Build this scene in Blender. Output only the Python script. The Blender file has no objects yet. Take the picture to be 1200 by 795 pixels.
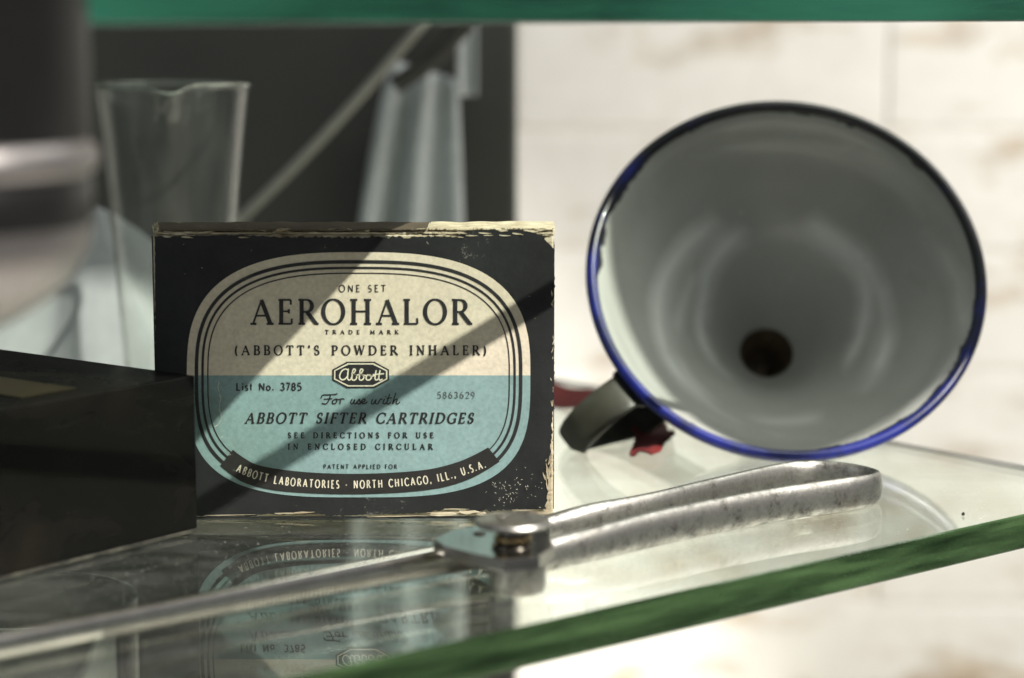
import bpy, bmesh, math, random
from mathutils import Vector, Matrix, noise
random.seed(7)
R = math.radians
sc = bpy.context.scene
C = sc.collection

# ---------------------------------------------------------------- camera, light, exposure
EYE = 0.137; PITCH = R(8.16); FPX = 80/36*1200
cam_d = bpy.data.cameras.new('camera'); cam = bpy.data.objects.new('camera', cam_d); C.objects.link(cam)
cam.location = (0, 0, EYE); cam.rotation_euler = (R(90)-PITCH, 0, 0)
cam_d.lens = 80; cam_d.sensor_width = 36; cam_d.clip_start = 0.01; cam_d.clip_end = 50
cam_d.dof.use_dof = True; cam_d.dof.focus_distance = 0.628; cam_d.dof.aperture_fstop = 8.0
cam_d.dof.aperture_blades = 0
sc.camera = cam

w = bpy.data.worlds.new("World"); sc.world = w; w.use_nodes = True
wn = w.node_tree.nodes; wl = w.node_tree.links
bg = wn['Background']
tc = wn.new('ShaderNodeTexCoord'); sp = wn.new('ShaderNodeSeparateXYZ'); wl.new(tc.outputs['Generated'], sp.inputs[0])
cr = wn.new('ShaderNodeValToRGB'); cr.color_ramp.elements[0].color = (.10, .10, .10, 1); cr.color_ramp.elements[1].color = (.36, .37, .38, 1)
cr.color_ramp.elements[0].position = .3; cr.color_ramp.elements[1].position = .75
mr = wn.new('ShaderNodeMapRange'); mr.inputs[1].default_value = -1; mr.inputs[2].default_value = 1
wl.new(sp.outputs[2], mr.inputs[0]); wl.new(mr.outputs[0], cr.inputs[0]); wl.new(cr.outputs[0], bg.inputs[0])
bg.inputs[1].default_value = 0.60

RX, RZ = 1.10, 1.42                       # the low sun's slant across the case
LD = Vector((RX, -1, RZ)).normalized()
def lamp(name, kind, loc, target, power, color, **kw):
    d = bpy.data.lights.new(name, kind); d.energy = power; d.color = color
    for k, v in kw.items(): setattr(d, k, v)
    o = bpy.data.objects.new(name, d); C.objects.link(o); o.location = loc
    o.rotation_euler = (Vector(target)-Vector(loc)).to_track_quat('-Z', 'Y').to_euler(); return o
T0 = Vector((-.02, .61, .04))
lamp('key_lamp', 'SPOT', T0+LD*3.2, T0, 985, (1, .955, .87), spot_size=R(22), spot_blend=.3, shadow_soft_size=.017)
lamp('wall_fill', 'AREA', (.45, .80, .60), (.26, 1.38, -.05), 4.0, (1, .965, .90), shape='RECTANGLE', size=.7, size_y=.3)  # added area lamp brightening the wall behind the shelves
lamp('wall_fill_side', 'SPOT', (1.2, .75, .25), (.27, 1.38, -.08), 36, (1, .96, .89), spot_size=R(46), spot_blend=.6, shadow_soft_size=.10)  # unseen spot added to brighten the brick wall alone
lamp('front_fill', 'AREA', (-1.0, -.35, .85), (-.1, .55, .05), 3.0, (.92, .96, 1), shape='RECTANGLE', size=.5, size_y=.9)  # added fill out of view, gives the metal and glass something to reflect

vs = sc.view_settings
vs.view_transform = 'Standard'; vs.look = 'None'; vs.exposure = 0; vs.gamma = 1; vs.use_curve_mapping = False
cy = sc.cycles
cy.max_bounces = 16; cy.transmission_bounces = 14; cy.transparent_max_bounces = 16; cy.glossy_bounces = 6; cy.diffuse_bounces = 3
cy.caustics_reflective = False; cy.caustics_refractive = True; cy.blur_glossy = 0.5; cy.sample_clamp_indirect = 6
cy.use_denoising = True

# ---------------------------------------------------------------- helpers
FW = Vector((0, math.cos(PITCH), -math.sin(PITCH))); UP = Vector((0, math.sin(PITCH), math.cos(PITCH)))
def ray(px, py):
    return FW + Vector((1, 0, 0))*((px-600)/FPX) - UP*((py-397.5)/FPX)
def on_z(px, py, z=0.0):
    d = ray(px, py); t = (z-EYE)/d.z; return Vector((0, 0, EYE)) + d*t
def on_y(px, py, y):
    d = ray(px, py); t = y/d.y; return Vector((0, 0, EYE)) + d*t

def link(name, me, mat, parent=None):
    o = bpy.data.objects.new(name, me); C.objects.link(o)
    if mat is not None:
        for m in (mat if isinstance(mat, (list, tuple)) else [mat]): me.materials.append(m)
    if parent: o.parent = parent
    return o
def obj(name, bm, mat, parent=None, smooth=False, angle=None):
    me = bpy.data.meshes.new(name); bm.normal_update(); bm.to_mesh(me); bm.free()
    if smooth: me.shade_smooth()
    o = link(name, me, mat, parent)
    if angle: me.set_sharp_from_angle(angle=R(angle))
    return o
def pyobj(name, v, f, mat, parent=None, smooth=False):
    me = bpy.data.meshes.new(name); me.from_pydata([tuple(a) for a in v], [], f); me.update()
    if smooth: me.shade_smooth()
    return link(name, me, mat, parent)
def tag(o, label, cat, group=None):
    o['label'] = label; o['category'] = cat
    if group: o['group'] = group
    return o
def struct(o, kind='structure'): o['kind'] = kind; return o
def empty(name, loc, label, cat, rz=0, group=None):
    o = bpy.data.objects.new(name, None); C.objects.link(o); o.location = loc; o.rotation_euler = (0, 0, rz); o.empty_display_size = .01
    return tag(o, label, cat, group)
def keep(child, parent):
    """parent a mesh whose vertices are in world coordinates"""
    bpy.context.view_layer.update()
    child.parent = parent; child.matrix_parent_inverse = parent.matrix_world.inverted(); return child
def box_bm(x0, x1, y0, y1, z0, z1, bev=0, seg=2, bm=None):
    b = bmesh.new(); r = bmesh.ops.create_cube(b, size=1)
    for v in b.verts: v.co = Vector(((x0+x1)/2+v.co.x*(x1-x0), (y0+y1)/2+v.co.y*(y1-y0), (z0+z1)/2+v.co.z*(z1-z0)))
    if bev: bmesh.ops.bevel(b, geom=b.edges[:], offset=bev, segments=seg, affect='EDGES', profile=.5)
    return b
def lathe(profile, n=96, closed=False):
    """profile: (r, z) list, revolved around z"""
    b = bmesh.new(); rings = []
    for r, z in profile:
        if r < 1e-7: rings.append([b.verts.new((0, 0, z))])
        else: rings.append([b.verts.new((r*math.cos(2*math.pi*i/n), r*math.sin(2*math.pi*i/n), z)) for i in range(n)])
    prs = list(zip(rings, rings[1:])) + ([(rings[-1], rings[0])] if closed else [])
    for a, c in prs:
        for i in range(n):
            j = (i+1) % n
            if len(a) == 1 and len(c) == 1: continue
            if len(a) == 1: b.faces.new((a[0], c[i], c[j]))
            elif len(c) == 1: b.faces.new((a[i], a[j], c[0]))
            else: b.faces.new((a[i], a[j], c[j], c[i]))
    bmesh.ops.recalc_face_normals(b, faces=b.faces[:]); return b
def smooth_path(pts, per=10, closed=False):
    """Catmull-Rom through tuples of any length"""
    out = []; n = len(pts)
    for i in range(n-1):
        p0 = pts[max(i-1, 0)]; p1 = pts[i]; p2 = pts[i+1]; p3 = pts[min(i+2, n-1)]
        for k in range(per):
            t = k/per
            out.append(tuple(.5*((2*b_)+(-a+c_)*t+(2*a-5*b_+4*c_-d)*t*t+(-a+3*b_-3*c_+d)*t**3) for a, b_, c_, d in zip(p0, p1, p2, p3)))
    out.append(tuple(pts[-1])); return out
def sweep(path, sect, up=Vector((0, 0, 1)), cap=True):
    """path: list of (Vector pos, scale_side, scale_up); sect: list of (s, u) unit outline"""
    b = bmesh.new(); rings = []; n = len(path)
    for i, (p, a, c) in enumerate(path):
        t = (path[min(i+1, n-1)][0]-path[max(i-1, 0)][0]).normalized()
        u_ = up(i) if callable(up) else up
        side = t.cross(u_).normalized(); uu = side.cross(t).normalized()
        rings.append([b.verts.new(p+side*s*a+uu*q*c) for s, q in sect])
    m = len(sect)
    for r0, r1 in zip(rings, rings[1:]):
        for i in range(m): b.faces.new((r0[i], r0[(i+1) % m], r1[(i+1) % m], r1[i]))
    if cap: b.faces.new(rings[0]); b.faces.new(rings[-1][::-1])
    bmesh.ops.recalc_face_normals(b, faces=b.faces[:]); return b
def super_sect(n=20, e=3.2):
    o = []
    for i in range(n):
        a = 2*math.pi*i/n; c, s = math.cos(a), math.sin(a)
        o.append((math.copysign(abs(c)**(2/e), c)*.5, math.copysign(abs(s)**(2/e), s)*.5))
    return o

# ---------------------------------------------------------------- materials
def newmat(name):
    m = bpy.data.materials.new(name); m.use_nodes = True
    nt = m.node_tree; p = nt.nodes['Principled BSDF']; return m, nt, p
def nd(nt, t, **kw):
    n = nt.nodes.new(t)
    for k, v in kw.items(): setattr(n, k, v)
    return n
def noise_n(nt, scale, detail=6, rough=.55, stretch=None, coord='Object', dist=0):
    t = nd(nt, 'ShaderNodeTexCoord'); n = nd(nt, 'ShaderNodeTexNoise'); n.inputs['Scale'].default_value = scale
    n.inputs['Detail'].default_value = detail; n.inputs['Roughness'].default_value = rough; n.inputs['Distortion'].default_value = dist
    src = t.outputs[coord]
    if stretch:
        mp = nd(nt, 'ShaderNodeMapping'); mp.inputs['Scale'].default_value = stretch; nt.links.new(src, mp.inputs[0]); src = mp.outputs[0]
    nt.links.new(src, n.inputs['Vector']); return n.outputs['Fac']
def ramp(nt, src, stops):
    r = nd(nt, 'ShaderNodeValToRGB'); e = r.color_ramp.elements
    while len(e) < len(stops): e.new(.5)
    for el, (p, c) in zip(e, stops):
        el.position = p; el.color = (c if len(c) == 4 else (*c, 1)) if isinstance(c, tuple) else (c, c, c, 1)
    nt.links.new(src, r.inputs[0]); return r.outputs[0]
def mixc(nt, fac, a, b, mode='MIX'):
    m = nd(nt, 'ShaderNodeMix', data_type='RGBA', blend_type=mode)
    for sock, v in ((m.inputs[0], fac), (m.inputs[6], a), (m.inputs[7], b)):
        if isinstance(v, (int, float)): sock.default_value = v
        elif isinstance(v, tuple): sock.default_value = (*v, 1)
        else: nt.links.new(v, sock)
    return m.outputs[2]
def bump(nt, p, h, strength, dist):
    b = nd(nt, 'ShaderNodeBump'); b.inputs['Strength'].default_value = strength; b.inputs['Distance'].default_value = dist
    nt.links.new(h, b.inputs['Height']); nt.links.new(b.outputs[0], p.inputs['Normal'])
def simple(name, col, rough=.5, metal=0, var=.12, scale=60, bmp=0, spec=.5, coat=0):
    m, nt, p = newmat(name)
    n = noise_n(nt, scale)
    lo = tuple(c*(1-var) for c in col); hi = tuple(min(1, c*(1+var)) for c in col)
    nt.links.new(ramp(nt, n, [(.3, lo), (.7, hi)]), p.inputs['Base Color'])
    p.inputs['Roughness'].default_value = rough; p.inputs['Metallic'].default_value = metal
    p.inputs['Specular IOR Level'].default_value = spec; p.inputs['Coat Weight'].default_value = coat
    if bmp: bump(nt, p, n, bmp, .0005)
    return m

def glass(name, tint=(.985, 1, .99), absorb=None, dens=0, rough=0):
    m, nt, p = newmat(name); nt.nodes.remove(p)
    g = nd(nt, 'ShaderNodeBsdfGlass'); g.inputs['Color'].default_value = (*tint, 1); g.inputs['IOR'].default_value = 1.38; g.inputs['Roughness'].default_value = rough
    nt.links.new(g.outputs[0], nt.nodes['Material Output'].inputs['Surface'])
    if absorb:
        a = nd(nt, 'ShaderNodeVolumeAbsorption'); a.inputs['Color'].default_value = (*absorb, 1); a.inputs['Density'].default_value = dens
        nt.links.new(a.outputs[0], nt.nodes['Material Output'].inputs['Volume'])
    return m
M_shelf = glass('shelf_glass', (1, 1, 1), (.36, .90, .42), 9)
# dust and faint smears on the big pane: a little roughness
nt = M_shelf.node_tree
gl = [n for n in nt.nodes if n.type == 'BSDF_GLASS'][0]
df = nd(nt, 'ShaderNodeBsdfDiffuse'); df.inputs[0].default_value = (.75, .75, .72, 1)
mx = nd(nt, 'ShaderNodeMixShader')
dn = noise_n(nt, 900, 2, .5); dn2 = noise_n(nt, 22, 5, .6, (1, 3, 1), dist=1.5)
sp1 = ramp(nt, dn, [(.67, 0.0), (.73, .35)])
sp2 = ramp(nt, dn2, [(.42, 0.004), (.75, .05)])
ad = nd(nt, 'ShaderNodeMath', operation='ADD'); nt.links.new(sp1, ad.inputs[0]); nt.links.new(sp2, ad.inputs[1])
nt.links.new(ad.outputs[0], mx.inputs[0]); nt.links.new(gl.outputs[0], mx.inputs[1]); nt.links.new(df.outputs[0], mx.inputs[2])
nt.links.new(mx.outputs[0], nt.nodes['Material Output'].inputs['Surface'])

M_glass = glass('clear_glass', (.99, 1, .99))

M_thin, nt, p = newmat('thin_glass'); nt.nodes.remove(p)
tr = nd(nt, 'ShaderNodeBsdfTransparent'); tr.inputs[0].default_value = (.965, .975, .965, 1)
gs = nd(nt, 'ShaderNodeBsdfGlossy'); gs.inputs['Roughness'].default_value = .03
lw = nd(nt, 'ShaderNodeLayerWeight'); lw.inputs[0].default_value = .5
pw = nd(nt, 'ShaderNodeMath', operation='POWER'); pw.inputs[1].default_value = 5; nt.links.new(lw.outputs['Facing'], pw.inputs[0])
ma = nd(nt, 'ShaderNodeMath', operation='MULTIPLY_ADD'); ma.inputs[1].default_value = .97; ma.inputs[2].default_value = .03; nt.links.new(pw.outputs[0], ma.inputs[0])
mx = nd(nt, 'ShaderNodeMixShader'); nt.links.new(ma.outputs[0], mx.inputs[0]); nt.links.new(tr.outputs[0], mx.inputs[1]); nt.links.new(gs.outputs[0], mx.inputs[2])
df = nd(nt, 'ShaderNodeBsdfDiffuse'); df.inputs[0].default_value = (.7, .7, .66, 1)
mx2 = nd(nt, 'ShaderNodeMixShader'); nt.links.new(ramp(nt, noise_n(nt, 45, 4, .6, (1, 1, .25)), [(.35, .0), (.7, .022)]), mx2.inputs[0])
nt.links.new(mx.outputs[0], mx2.inputs[1]); nt.links.new(df.outputs[0], mx2.inputs[2]); nt.links.new(mx2.outputs[0], nt.nodes['Material Output'].inputs['Surface'])
# upper pane: clear faces that let the daylight fall through
M_pane, nt, p = newmat('upper_pane'); nt.nodes.remove(p)
tr = nd(nt, 'ShaderNodeBsdfTransparent'); tr.inputs[0].default_value = (.93, .965, .94, 1)
gs = nd(nt, 'ShaderNodeBsdfGlossy'); gs.inputs['Roughness'].default_value = .01
lw = nd(nt, 'ShaderNodeLayerWeight'); lw.inputs[0].default_value = .5
pw = nd(nt, 'ShaderNodeMath', operation='POWER'); pw.inputs[1].default_value = 5; nt.links.new(lw.outputs['Facing'], pw.inputs[0])
ma = nd(nt, 'ShaderNodeMath', operation='MULTIPLY_ADD'); ma.inputs[1].default_value = .96; ma.inputs[2].default_value = .04; nt.links.new(pw.outputs[0], ma.inputs[0])
mx = nd(nt, 'ShaderNodeMixShader'); nt.links.new(ma.outputs[0], mx.inputs[0]); nt.links.new(tr.outputs[0], mx.inputs[1]); nt.links.new(gs.outputs[0], mx.inputs[2])
nt.links.new(mx.outputs[0], nt.nodes['Material Output'].inputs['Surface'])
M_edge, nt, p = newmat('green_glass_edge')
n1 = noise_n(nt, 30, 5, .6, (1, 1, 18), dist=.8); n2 = ramp(nt, noise_n(nt, 6, 2), [(.42, 0.0), (.58, 1.0)])
c1 = ramp(nt, n1, [(.3, (.002, .018, .011)), (.7, (.008, .052, .032))])
nt.links.new(mixc(nt, n2, c1, (.014, .085, .055)), p.inputs['Base Color'])
p.inputs['Roughness'].default_value = .16; p.inputs['Coat Weight'].default_value = .5
M_ground_edge, nt, p = newmat('ground_glass_edge'); nt.nodes.remove(p)
g = nd(nt, 'ShaderNodeBsdfGlass'); g.inputs['IOR'].default_value = 1.38; g.inputs['Roughness'].default_value = .04
n1 = noise_n(nt, 20, 5, .55, (1, 1, 12), dist=.3)
d_ = nd(nt, 'ShaderNodeBsdfDiffuse'); nt.links.new(ramp(nt, n1, [(.3, (.05, .105, .045)), (.7, (.15, .27, .115))]), d_.inputs[0])
m_ = nd(nt, 'ShaderNodeMixShader'); nt.links.new(ramp(nt, n1, [(.35, .10), (.7, .36)]), m_.inputs[0]); nt.links.new(g.outputs[0], m_.inputs[1]); nt.links.new(d_.outputs[0], m_.inputs[2])
nt.links.new(m_.outputs[0], nt.nodes['Material Output'].inputs['Surface'])
a_ = nd(nt, 'ShaderNodeVolumeAbsorption'); a_.inputs['Color'].default_value = (.36, .90, .42, 1); a_.inputs['Density'].default_value = 9
nt.links.new(a_.outputs[0], nt.nodes['Material Output'].inputs['Volume'])

# cabinet setting
M_panel = simple('dark_panel_paint', (.036, .039, .033), .6, 0, .25, 9, .2)
M_darkwood = simple('dark_wood', (.06, .045, .03), .5, 0, .3, 20)
M_base = simple('pale_base_board', (.62, .60, .55), .6, 0, .1, 12)
M_brick, nt, p = newmat('painted_brick')
n1 = noise_n(nt, 13, 6, .6, (1, 1, 2.1), 'Object', .3); n2 = noise_n(nt, 60, 4, .6)
oi = nd(nt, 'ShaderNodeObjectInfo')
t = nd(nt, 'ShaderNodeTexCoord'); vm = nd(nt, 'ShaderNodeVectorMath', operation='ADD')
nt.links.new(t.outputs['Object'], vm.inputs[0]); nt.links.new(oi.outputs['Location'], vm.inputs[1])
for nn in nt.nodes:
    if nn.type == 'MAPPING': nt.links.new(vm.outputs[0], nn.inputs[0])
wear = ramp(nt, n1, [(.52, 0.0), (.68, .75)])
base = ramp(nt, n2, [(.3, (.80, .785, .74)), (.7, (.86, .85, .81))])
brn = ramp(nt, n2, [(.35, (.34, .23, .12)), (.65, (.54, .42, .27))])
nt.links.new(mixc(nt, wear, base, brn), p.inputs['Base Color']); p.inputs['Roughness'].default_value = .7
bump(nt, p, n2, .4, .002)
M_mortar = simple('painted_mortar', (.83, .81, .77), .8, 0, .08, 40, .3)

# ---------------------------------------------------------------- setting: wall, panel, cabinet floor
WY = 1.38
wall = struct(obj('wall', box_bm(-.9, 1.2, WY-.0066, WY+.1, -.30, .75), M_mortar))
bm = box_bm(-.1123, .1123, -.0065, .010, -.0350, .0350, .0030, 3)
bme = bpy.data.meshes.new('brick'); bm.to_mesh(bme); bm.free(); bme.materials.append(M_brick)
for row in range(14):
    for k in range(10):
        x = -.90 + k*.225 + (.1125 if row % 2 else 0); z = -.262 + row*.073
        o = bpy.data.objects.new('brick', bme); C.objects.link(o); o.parent = wall
        o.location = (x+random.uniform(-.002, .002), WY-.002+random.uniform(-.0012, .0012), z)
        o.rotation_euler = (random.uniform(-.01, .01), random.uniform(-.006, .006), random.uniform(-.012, .012))
floor = struct(obj('cabinet_floor', box_bm(-.9, 1.2, .05, 1.38, -.32, -.302), M_base))
PX = on_y(606, 300, 1.02).x
panel = tag(obj('dark_cabinet', box_bm(-.75, PX, 1.02, 1.045, -.302, .55, .002), M_panel), 'tall dark painted cabinet side filling the background left of the white wall', 'cabinet')
blocker = tag(obj('shade_board', box_bm(-.058, .075, -.010, .010, .399, .86, .002), M_darkwood), 'dark wooden board added out of view at the upper right to shade the funnel', 'board')  # added unseen board, keeps the key light off the funnel
az = math.atan2(-1, RX)                     # light azimuth in plan
pdir = Vector((1, RX, 0)).normalized(); qdir = Vector((RX, -1, 0)).normalized()
pp = pdir*(.539+.058) + qdir*.0
blocker.location = (pp.x, pp.y, 0); blocker.rotation_euler = (0, 0, math.atan2(pdir.y, pdir.x))

# ---------------------------------------------------------------- glass shelves
A0 = on_z(600, 737); A1 = on_z(1200, 603)
sd = (A1-A0).normalized(); nd_ = Vector((-sd.y, sd.x, 0))       # along the front edge / into the case
def shelf(name, s0, s1, depth, z0, z1, mats, bev):
    bm = box_bm(s0, s1, 0, depth, z0, z1, bev, 1)
    for v in bm.verts: v.co = Vector((A0.x, A0.y, 0)) + sd*v.co.x + nd_*v.co.y + Vector((0, 0, v.co.z))
    bmesh.ops.recalc_face_normals(bm, faces=bm.faces[:]); bm.normal_update()
    if len(mats) > 1:
        for f in bm.faces:
            if abs(f.normal.z) < .9: f.material_index = 1
    return obj(name, bm, mats)
SR = (on_z(1200, 545)-A0).dot(sd)
tag(shelf('glass_shelf', -.42, SR, .40, -.0098, 0, [M_shelf, M_ground_edge], .0004), 'lower clear glass shelf with thick green front edge carrying all the objects', 'shelf')
tag(shelf('glass_shelf', -.107, SR+.05, .38, .1347, .1417, [M_pane, M_edge], .0004), 'upper glass shelf whose dark green edge crosses the top of the picture', 'shelf')

# carton on the upper shelf, above the frame: throws the slanting shade on the label
M_carton = simple('carton_board', (.25, .2, .14), .8, 0, .15, 40)
bm = box_bm(-.115, 0, 0, .12, 0, .05, .001)
o = tag(obj('carton', bm, M_carton), 'brown carton standing on the upper glass shelf', 'carton')
o.location = (.0095, .517, .1419); o.rotation_euler = (0, 0, -math.atan2(.0075, .041))

# ================================================================ the inhaler box
BY = 0.6095                                   # front face plane
DEP = 0.021
def fp(px, py, off=0.0): v = on_y(px, py, BY); return Vector((v.x, BY-off, v.z))
M_core, nt, p = newmat('raw_cardboard')
n1 = noise_n(nt, 260, 6, .7, (1, 1, 6)); n2 = noise_n(nt, 40, 4)
c = ramp(nt, n1, [(.3, (.36, .29, .18)), (.55, (.62, .55, .40)), (.75, (.74, .69, .56))])
nt.links.new(mixc(nt, ramp(nt, n2, [(.5, 0.0), (.75, .7)]), c, (.22, .16, .09)), p.inputs['Base Color'])
p.inputs['Roughness'].default_value = .9; bump(nt, p, n1, .6, .0006)
def paper(name, col, var, wearcol=None, thr=.68, rough=.55, scale=70):
    m, nt, p = newmat(name)
    n1 = noise_n(nt, scale, 7, .65); n2 = noise_n(nt, 900, 3, .6); n3 = noise_n(nt, 14, 4, .6)
    lo = tuple(x*(1-var) for x in col); hi = tuple(min(1, x*(1+var)) for x in col)
    c = ramp(nt, n1, [(.3, lo), (.7, hi)])
    c = mixc(nt, .30, c, ramp(nt, n2, [(.3, tuple(x*.62 for x in col)), (.7, tuple(min(1, x*1.35) for x in col))]))
    c = mixc(nt, ramp(nt, n3, [(.45, 0.0), (.8, .45)]), c, tuple(a*b for a, b in zip(col, (.80, .72, .58))) if sum(col) > .5 else tuple(x*1.6 for x in col))
    if wearcol:
        n4 = noise_n(nt, 420, 4, .75); n5 = noise_n(nt, 30, 3, .6)
        mu = nd(nt, 'ShaderNodeMath', operation='ADD'); nt.links.new(n4, mu.inputs[0]); nt.links.new(n5, mu.inputs[1])
        hf = nd(nt, 'ShaderNodeMath', operation='MULTIPLY'); hf.inputs[1].default_value = .5; nt.links.new(mu.outputs[0], hf.inputs[0])
        c = mixc(nt, ramp(nt, hf.outputs[0], [(thr, 0.0), (thr+.03, .7)]), c, wearcol)
    nt.links.new(c, p.inputs['Base Color']); p.inputs['Roughness'].default_value = rough
    p.inputs['Specular IOR Level'].default_value = .35
    bump(nt, p, n2, .25, .0002); return m
M_black = paper('black_wrap_paper', (.019, .020, .0205), .45, (.20, .195, .17), .612, .42, 60)
M_cream = paper('cream_label', (.64, .575, .455), .07, (.36, .29, .18), .66, .6)
M_teal = paper('teal_label', (.215, .325, .325), .10, (.55, .56, .48), .65, .6)
M_ink = simple('black_ink', (.018, .018, .019), .5, 0, .3, 500)
M_inkgrey = simple('stamped_ink', (.085, .11, .11), .6, 0, .4, 900)
M_creamink = simple('cream_ink', (.64, .60, .47), .6, 0, .15, 500)

box = empty('inhaler_box', (fp(415, 600).x, BY+DEP/2, 0), 'worn black AEROHALOR cardboard box with cream and teal oval label, standing upright on shelf', 'box')
xl, xr = fp(181.5, 400).x, fp(648.5, 400).x
zt = fp(400, 275).z
core = box_bm(xl, xr, BY+.0004, BY+DEP, 0.0006, zt, .0004, 1)
bmesh.ops.subdivide_edges(core, edges=core.edges[:], cuts=4, use_grid_fill=True)
keep(obj('carton_body', core, M_core), box)
# lid layers on top, ragged front rims
def ragged_slab(name, mat, zb, th, x0, x1, yfront, amp, seed, frq=900, zamp=0):
    n = 150; v = []; f = []
    for i in range(n+1):
        x = x0+(x1-x0)*i/n
        a = noise.noise(Vector((x*frq, seed, 0)))*amp + noise.noise(Vector((x*frq*3.1, seed+9, 0)))*amp*.5
        dz = noise.noise(Vector((x*180, seed+3, 0)))*zamp
        v += [(x, yfront+a, zb+dz), (x, yfront+a*.7, zb+th+dz), (x, BY+DEP, zb+th+dz), (x, BY+DEP, zb+dz)]
    for i in range(n):
        for k in range(4):
            a = i*4+k; b_ = i*4+(k+1) % 4; f.append((a, b_, b_+4, a+4))
    f.append((0, 3, 2, 1)); e = n*4; f.append((e, e+1, e+2, e+3))
    return keep(pyobj(name, v, f, mat), box)
ragged_slab('lid_layer', M_core, zt+.0001, .0005, xl+.0006, xr+.0003, BY+.0003, .0005, 1.3, 900, .0002)
ragged_slab('lid_layer', M_core, zt+.0008, .0004, xl+.0002, xr-.0008, BY+.0010, .0006, 5.1, 700, .00025)
M_lidtop = paper('lid_wrap', (.10, .08, .055), .4, (.55, .48, .34), .57, .6, 90)
ragged_slab('lid_wrap', M_lidtop, zt+.00125, .0002, xl-.0004, fp(500, 262).x, BY-.0003, .0006, 8.1, 800, .0003)
ragged_slab('lid_wrap', M_core, zt+.00128, .0003, fp(502, 262).x, xr+.0004, BY+.0002, .0009, 2.7, 600, .0003)
# sides and top wrap (dark) visible at a step to the side
side = box_bm(xl-.0004, xl-.0001, BY+.001, BY+DEP-.001, .001, zt-.0006); keep(obj('side_wrap', side, M_black), box)
side = box_bm(xr+.0001, xr+.0003, BY+.003, BY+DEP-.001, .002, zt-.003); keep(obj('side_wrap', side, M_black), box)
keep(obj('back_wrap', box_bm(xl+.001, xr-.001, BY+DEP+.0001, BY+DEP+.0004, .001, zt-.001), M_black), box)

def poly_sheet(name, pts, mat, off, parent=box, subdiv=False):
    """flat polygon given as points of the box face, ngon triangulated"""
    bm = bmesh.new(); vs_ = [bm.verts.new(p) for p in pts]; f = bm.faces.new(vs_)
    bm.normal_update()
    if f.normal.y > 0: f.normal_flip()
    bmesh.ops.triangulate(bm, faces=bm.faces[:])
    o = obj(name, bm, mat)
    return keep(o, parent)
# front wrap with worn, uneven outline
def jag(a, b, n, amp, seed, nx, ny):
    out = []
    for i in range(n):
        t = i/n; x = a[0]+(b[0]-a[0])*t; y = a[1]+(b[1]-a[1])*t
        d = (noise.noise(Vector((x*.21+seed, y*.21, 1)))+.6*noise.noise(Vector((x*.7+seed, y*.7, 4))))*amp
        out.append((x+nx*d, y+ny*d))
    return out
ol = []
ol += jag((181, 277), (285, 275.5), 40, .9, 1, 0, 1)
ol += jag((285, 275.5), (330, 278), 20, 1.6, 2, 0, 1)
ol += jag((330, 278), (532, 277.5), 90, 2.6, 3, 0, 1)
ol += jag((532, 277.5), (548, 270), 8, 1.2, 4, 0, 1)
ol += jag((548, 270), (612, 269.5), 26, 1.3, 5, 0, 1)
ol += jag((612, 269.5), (636, 276), 14, 2, 6, 0, 1)
ol += jag((636, 276), (648, 292), 10, 2, 7, 1, 0)
ol += jag((649.5, 292), (649, 470), 90, 1.7, 8, 1, 0)
ol += jag((649, 470), (643.5, 545), 34, 2.2, 9, 1, 0)
ol += jag((643.5, 545), (640.5, 595), 26, 2.6, 10, 1, 0)
ol += jag((640, 597), (566, 599), 34, 2.4, 11, 0, 1)
ol += jag((566, 599), (548, 602), 8, 1, 12, 0, 1)
ol += jag((545, 597), (505, 598), 14, 1.3, 13, 0, 1)
ol += jag((503, 601), (380, 605), 50, 1.0, 14, 0, 1)
ol += jag((380, 602.5), (300, 603), 36, 1.3, 15, 0, 1)
ol += jag((300, 605), (182.5, 605), 40, .8, 16, 0, 1)
ol += jag((182.5, 605), (181.5, 280), 120, .8, 17, 1, 0)
poly_sheet('front_wrap', [fp(x, y, .0001) for x, y in ol], M_black, 0)
# dark lower flap of the wrap, a thin gap above it
fl_ = [(182.5, 605.4)] + jag((182.5, 605.6), (640, 604.6), 90, .5, 31, 0, 1) + [(640, 607.6)] + jag((640, 607.8), (182.5, 607.8), 60, .4, 33, 0, 1)
poly_sheet('lower_flap', [fp(x, y, .00005) for x, y in fl_], M_black, 0)
# frayed paper shreds at corners and along the rims
sv = []; sf = []
def shred(px, py, ln, wd, ang, lift):
    a = fp(px, py, .00025); d = Vector((math.cos(ang), 0, math.sin(ang))); n = Vector((-d.z, 0, d.x)); i = len(sv)
    k = .234e-3
    for t, wq in ((0, .5), (.35, 1), (.7, .6), (1, .08)):
        c = a + d*ln*k*t + Vector((0, -lift*t*t*k, 0)) + n*k*wd*.5*random.uniform(-.5, .5)
        sv.extend([c+n*wd*wq*k*.5, c-n*wd*wq*k*.5, c-n*wd*wq*k*.5+Vector((0, .00012, 0)), c+n*wd*wq*k*.5+Vector((0, .00012, 0))])
    for q in range(3):
        b0 = i+q*4
        for e in range(4): sf.append((b0+e, b0+(e+1) % 4, b0+4+(e+1) % 4, b0+4+e))
    sf.append((i, i+3, i+2, i+1)); sf.append((i+12, i+13, i+14, i+15))
for k in range(46):
    x = random.uniform(330, 640) if k % 3 else random.uniform(190, 330); shred(x, random.uniform(268, 278), random.uniform(6, 18), random.uniform(.8, 2.2), random.uniform(-.15, .15), random.uniform(0, 2))
for k in range(12): shred(random.uniform(180, 187), random.uniform(266, 275), random.uniform(5, 12), random.uniform(.7, 1.8), random.uniform(1.0, 2.1), random.uniform(0, 3))
for k in range(22): shred(random.uniform(646, 649), random.uniform(275, 590), random.uniform(3, 9), random.uniform(.6, 1.4), random.uniform(1.2, 1.9), random.uniform(0, 2))
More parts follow.
